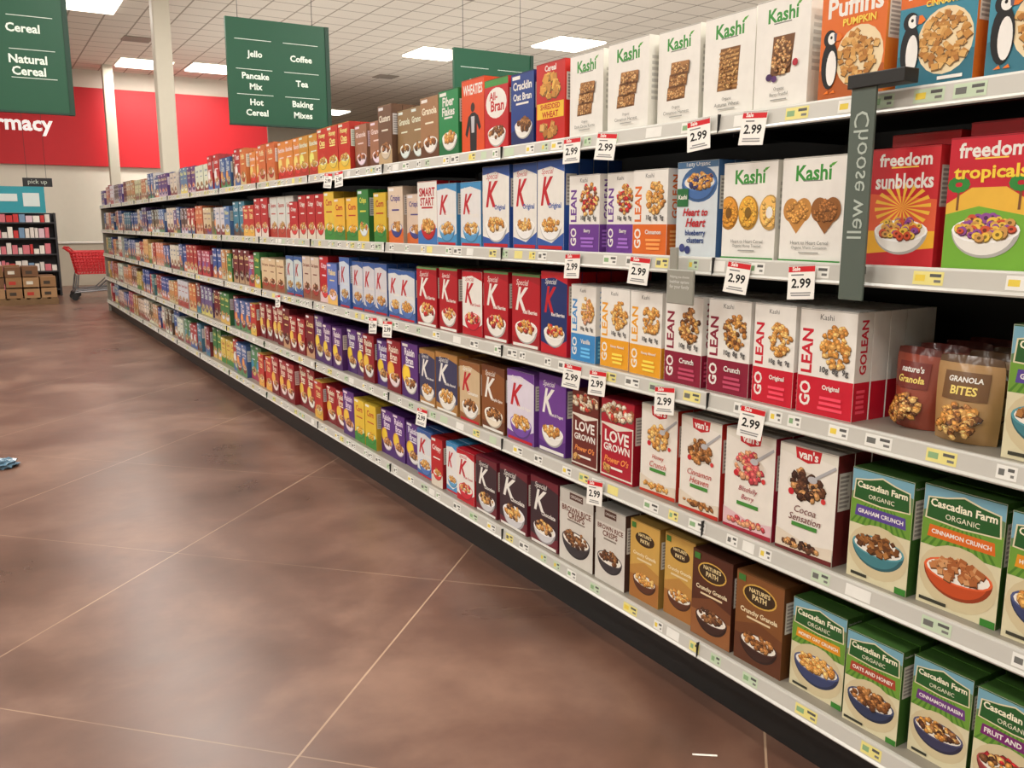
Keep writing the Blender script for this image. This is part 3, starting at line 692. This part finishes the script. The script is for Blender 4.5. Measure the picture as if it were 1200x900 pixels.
mesh_obj('pharmacy_sign_letters',[(.88+x*kk,25.86,3.93+y*kk) for x,y in V],F,mat('white_letters',(250,250,248),.4,emit=.4))

# columns
mc=mat('column_paint',(204,198,182),.6)
boxes('structural_column',[(2.62,2.88,15.2,15.46,0,ZC)],mc,None,.02)
boxes('structural_column',[(3.02,3.26,24.9,25.14,0,ZC)],mc,None,.015)

# hanging aisle signs
m_g=mat('green_sign_panel',(8,76,50),.4); m_g2=mat('green_sign_edge',(8,54,38),.5); m_wt=mat('white_print',(228,240,228),.5)
def asign(xc,items,y=11.0,zb=2.68,w=1.2,h=1.2):
    e=empty('hanging_aisle_sign')
    boxes('panel',[(xc-w/2,xc+w/2,y,y+.05,zb,zb+h)],m_g,e)
    boxes('edge_trim',[(xc+w/2,xc+w/2+.05,y-.01,y+.09,zb-.02,zb+h),(xc-w/2,xc+w/2,y-.012,y+.06,zb-.02,zb)],m_g2,e)
    V=[];F=[]
    for (t,u,v,s) in items:
        for q,line in enumerate(t.split('\n')):
            tv,tf,tw,th=textmesh(line,True); b=len(V); vv=v-.1*q
            V+=[(xc-w/2+u*w+a*s,y-.004,zb+vv*h+c*s) for a,c in tv]; F+=[tuple(i+b for i in f) for f in tf]
    for v in (.80,.52,.28):
        for (a,c) in ((.08,.44),(.56,.92)):
            b=len(V); V+=[(xc-w/2+a*w,y-.003,zb+v*h),(xc-w/2+c*w,y-.003,zb+v*h),(xc-w/2+c*w,y-.003,zb+(v+.005)*h),(xc-w/2+a*w,y-.003,zb+(v+.005)*h)]; F.append((b,b+1,b+2,b+3))
    mesh_obj('lettering',V,F,m_wt,e)
    V=[];F=[]
    for a in (-.45,.45): cylVF((xc+a,y+.025,zb+h),(xc+a,y+.025,ZC),.004,V,F,6)
    mesh_obj('suspension_wires',V,F,m_black,e)
asign(.38,[('Snack\nBars',.26,.68,.12),('Cereal',.68,.70,.12),('Granola',.24,.20,.12),('Natural\nCereal',.70,.44,.12)])
asign(3.29,[('Jello',.27,.66,.10),('Coffee',.74,.66,.10),('Pancake\nMix',.27,.46,.10),('Tea',.74,.42,.10),('Hot\nCereal',.27,.21,.10),('Baking\nMixes',.74,.21,.10)])
asign(6.28,[('Soup',.27,.64,.10),('Pasta',.74,.64,.10),('Sauce',.27,.40,.10),('Rice',.74,.40,.10)],zb=2.62)

# ------------------------------------------------------------ lights : drop-lens troffers plus unseen uplights added to brighten the ceiling
m_fr=mat('fixture_frame',(225,222,212),.5); m_lens=mat('lit_prismatic_lens',(255,248,232),.4,emit=4)
LC=(1,.96,.90)
pos=[(11.5,16.8),(9.5,19.3),(5.52,24.0),(1.96,18.2),(3.9,24.2)]
for x in (-5.5,-1.8,1.9,5.6,9.5): 
    for y in (-3.5,.5,4.5,8.5,12): pos.append((x,y))
pos+=[(-4,16),(-4,21),(15,12),(16,20),(15,28),(11,31)]
POW=98
for i,(x,y) in enumerate(pos):
    e=empty('ceiling_light_fixture',(x,y,ZC))
    boxes('frame',[(-.62,.62,-.62,-.60,-.02,-.001),(-.62,.62,.60,.62,-.02,-.001),(-.62,-.60,-.60,.60,-.02,-.001),(.60,.62,-.60,.60,-.02,-.001)],m_fr,e)
    boxes('lens',[(-.59,.59,-.59,.59,-.055,-.002)],m_lens,e,.01)
    ld=bpy.data.lights.new('lamp','AREA'); ld.shape='RECTANGLE'; ld.size=1.1; ld.size_y=1.1; ld.energy=POW; ld.color=LC
    lo=bpy.data.objects.new('lamp',ld); lo.location=(0,0,-.06); link(lo,e)
for x,p in ((5.2,200),(9.2,200),(-4.5,160),(13.5,160)):  # invented fill lamps, hidden behind the shelving to lift the dark ceiling
    e=empty('added_uplight',(x,15,0))
    boxes('added_trough',[(-.14,.14,-8,8,2.06,2.10),(-.14,-.12,-8,8,2.10,2.16),(.12,.14,-8,8,2.10,2.16)]+[(-.03,.03,yy-.03,yy+.03,0,2.06) for yy in (-7.5,-2.5,2.5,7.5)],m_black,e)
    ld=bpy.data.lights.new('ceiling_fill','AREA'); ld.shape='RECTANGLE'; ld.size=.2; ld.size_y=15.8; ld.energy=p; ld.color=LC
    lo=bpy.data.objects.new('ceiling_fill',ld); lo.location=(0,0,2.11); lo.rotation_euler=(math.pi,0,0); link(lo,e)
m_vent=mat('vent_grille',(150,142,130),.6)
for (x,y) in [(5.2,13.6),(7.6,14.3),(8.2,24.5),(9.8,23),(3.3,21.2),(13.2,20)]:
    V=[];F=[]
    for s in range(8): boxVF(x-.28,x+.28,y-.28+s*.072,y-.28+s*.072+.045,ZC-.02,ZC-.002,V,F)
    mesh_obj('ceiling_air_vent',V,F,m_vent)

# ------------------------------------------------------------ back-of-store objects
m_dk=mat('dark_fixture_metal',(46,46,50),.5); m_teal=mat('teal_header_print',(40,150,165),.5)
e=empty('pharmacy_display_shelf')
boxes('frame',[(-1.2,1.42,21.35,21.4,0,1.72),(-1.2,-1.16,20.95,21.4,0,1.72),(1.38,1.42,20.95,21.4,0,1.72)]+[(-1.16,1.38,20.95,21.35,z,z+.03) for z in (.12,.5,.85,1.18,1.5)],m_dk,e)
boxes('header_sign',[(-1.1,1.25,20.96,20.99,1.72,2.25)],m_teal,e)
boxes('header_print',[(.35,.75,20.950,20.958,1.95,2.1),(.85,1.15,20.950,20.958,1.85,2.12)],mat('header_pale',(214,226,224),.5),e)
V=[];F=[];C=[]
for z in (.15,.53,.88,1.21,1.53):
    x=-1.12
    while x<1.28:
        w=R.uniform(.05,.12);h=R.uniform(.1,.24); h=min(h,.16 if z>1.5 else h); boxVF(x,x+w,20.97,21.2,z,z+h,V,F)
        c=R.choice([(222,214,206),(214,120,130),(200,60,60),(220,190,200),(120,150,180),(236,230,220)]); C+= [lin(c)]*6; x+=w+.015
link(bpy.data.objects.new('products',vc_mesh('products',V,F,C,LABEL)),e)

e=empty('stacked_pallet')
mw=mat('pallet_wood',(120,92,62),.8,noise=.2)
boxes('pallet',[(.05+i*.17,.05+i*.17+.11,18.8,19.8,.10,.125) for i in range(7)]+[(.05,1.2,yy,yy+.09,0,.10) for yy in (18.8,19.25,19.7)],mw,e)
V=[];F=[];C=[]
for lay,(z,h) in enumerate(((.127,.2),(.33,.19),(.525,.2))):
    for i in range(4 if lay<2 else 3):
        for q in range(3):
            x0=.06+i*.285+R.uniform(0,.01); y0=18.82+q*.32; hh=h*R.uniform(.85,1); boxVF(x0,x0+.26,y0,y0+.3,z,z+hh,V,F)
            c=R.choice([(150,112,76),(132,96,62),(168,130,92),(120,84,58)]); C+=[lin(c)]*6
            b=len(V); V+=[(x0+.05,y0-.002,z+.05),(x0+.16,y0-.002,z+.05),(x0+.16,y0-.002,z+.11),(x0+.05,y0-.002,z+.11)]; F.append((b,b+1,b+2,b+3)); C.append(lin(R.choice([(220,214,200),(190,60,50),(70,60,50)])))
link(bpy.data.objects.new('cartons',vc_mesh('cartons',V,F,C,LABEL)),e)

m_cr=mat('red_cart_plastic',(196,28,36),.35); m_gr=mat('grey_cart_metal',(120,120,122),.35,metal=.7)
def cart(loc,rz):
    e=empty('shopping_cart',loc); e.rotation_euler=(0,0,rz)
    V=[];F=[]
    def P(s,t,z):
        k=(z-.52)/.42; x=(-.42+.08*(1-k))+s*(.84-.10*(1-k)); return (x,t*(.2+.06*k),z)
    zs=[.52+.42*i/7 for i in range(8)]
    for z in zs:
        for a,b_ in (((0,-1),(1,-1)),((0,1),(1,1)),((0,-1),(0,1)),((1,-1),(1,1))): cylVF(P(*a,z),P(*b_,z),.009,V,F,5)
    for i in range(15):
        for t in (-1,1): cylVF(P(i/14,t,.52),P(i/14,t,.94),.007,V,F,5)
        cylVF(P(i/14,-1,.52),P(i/14,1,.52),.006,V,F,5)
    for i in range(7):
        t=-1+2*i/6
        for s in (0,1): cylVF(P(s,t,.52),P(s,t,.94),.007,V,F,5)
    cylVF((-.52,-.27,1.02),(-.52,.27,1.02),.02,V,F,8)
    for t in (-1,1): cylVF((-.52,t*.26,1.02),(-.40,t*.25,.92),.015,V,F,6)
    mesh_obj('basket',V,F,m_cr,e)
    V=[];F=[]
    for t in (-1,1):
        cylVF((-.36,t*.22,.5),(-.42,t*.24,.14),.014,V,F); cylVF((-.42,t*.24,.16),(.40,t*.17,.2),.014,V,F); cylVF((.36,t*.17,.5),(.0,t*.2,.18),.012,V,F); cylVF((.4,t*.17,.2),(.4,t*.17,.13),.012,V,F)
    cylVF((-.42,-.24,.2),(-.42,.24,.2),.012,V,F); cylVF((.4,-.17,.2),(.4,.17,.2),.012,V,F)
    mesh_obj('frame',V,F,m_gr,e)
    V=[];F=[]
    for (x,t) in ((-.42,.24),(-.42,-.24),(.4,.17),(.4,-.17)): cylVF((x,t-.018,.065),(x,t+.018,.065),.064,V,F,16)
    mesh_obj('wheels',V,F,m_black,e)
cart((1.95,19.6,0),0); cart((2.05,20.5,0),math.radians(4))

e=empty('pharmacy_counter')
boxes('body',[(-2,6.5,24.2,24.7,0,1.02)],mat('counter_laminate',(200,190,172),.5),e); boxes('top',[(-2.02,6.52,24.15,24.75,1.02,1.06)],mat('counter_top',(232,228,220),.3),e,.004)
e=empty('pickup_hanging_sign')
boxes('panel',[(1.0,1.62,24.0,24.04,2.36,2.56)],m_dk,e)
V,F,tw,th=textmesh('pick up'); kk=.4/tw; mesh_obj('lettering',[(1.31+x*kk,23.996,2.46+y*kk) for x,y in V],F,m_wt,e)
V=[];F=[]
for a in (1.1,1.5): cylVF((a,24.02,2.56),(a,24.02,ZC),.004,V,F,6)
mesh_obj('suspension_wires',V,F,m_black,e)

# small litter
bm=bmesh.new(); bmesh.ops.create_icosphere(bm,subdivisions=3,radius=1)
for v in bm.verts:
    n=math.sin(v.co.x*7+v.co.y*5)*math.cos(v.co.z*8+v.co.y*9)
    v.co*=1+.25*n; v.co.x*=.08; v.co.y*=.08; v.co.z=max(v.co.z*.035,-.02)
me=bpy.data.meshes.new('crumpled_plastic_wrapper'); bm.to_mesh(me); bm.free(); me.materials.append(mat('wrapper_film',(90,120,140),.2,noise=.5,nscale=30))
o=bpy.data.objects.new('crumpled_plastic_wrapper',me); o.location=(.0,6.2,.0205); link(o)
boxes('paper_strip',[(-.035,.035,-.004,.004,.0005,.0012)],mat('paper_white',(235,230,220),.7))
po=bpy.data.objects['paper_strip']; po.location=(1.65,1.68,0); po.rotation_euler=(0,0,math.radians(-36))

# ------------------------------------------------------------ world & camera
w=bpy.data.worlds.new('world'); scene.world=w; w.use_nodes=True
w.node_tree.nodes['Background'].inputs[0].default_value=(.8,.78,.72,1); w.node_tree.nodes['Background'].inputs[1].default_value=.3
cd=bpy.data.cameras.new('camera'); cd.sensor_width=36; cd.lens=1030/1200*36; cd.clip_start=.05; cd.clip_end=100
co=bpy.data.objects.new('camera',cd); co.location=(0,0,1.5); co.rotation_euler=(math.radians(90-10.34),0,math.radians(-30.9)); link(co)
scene.camera=co
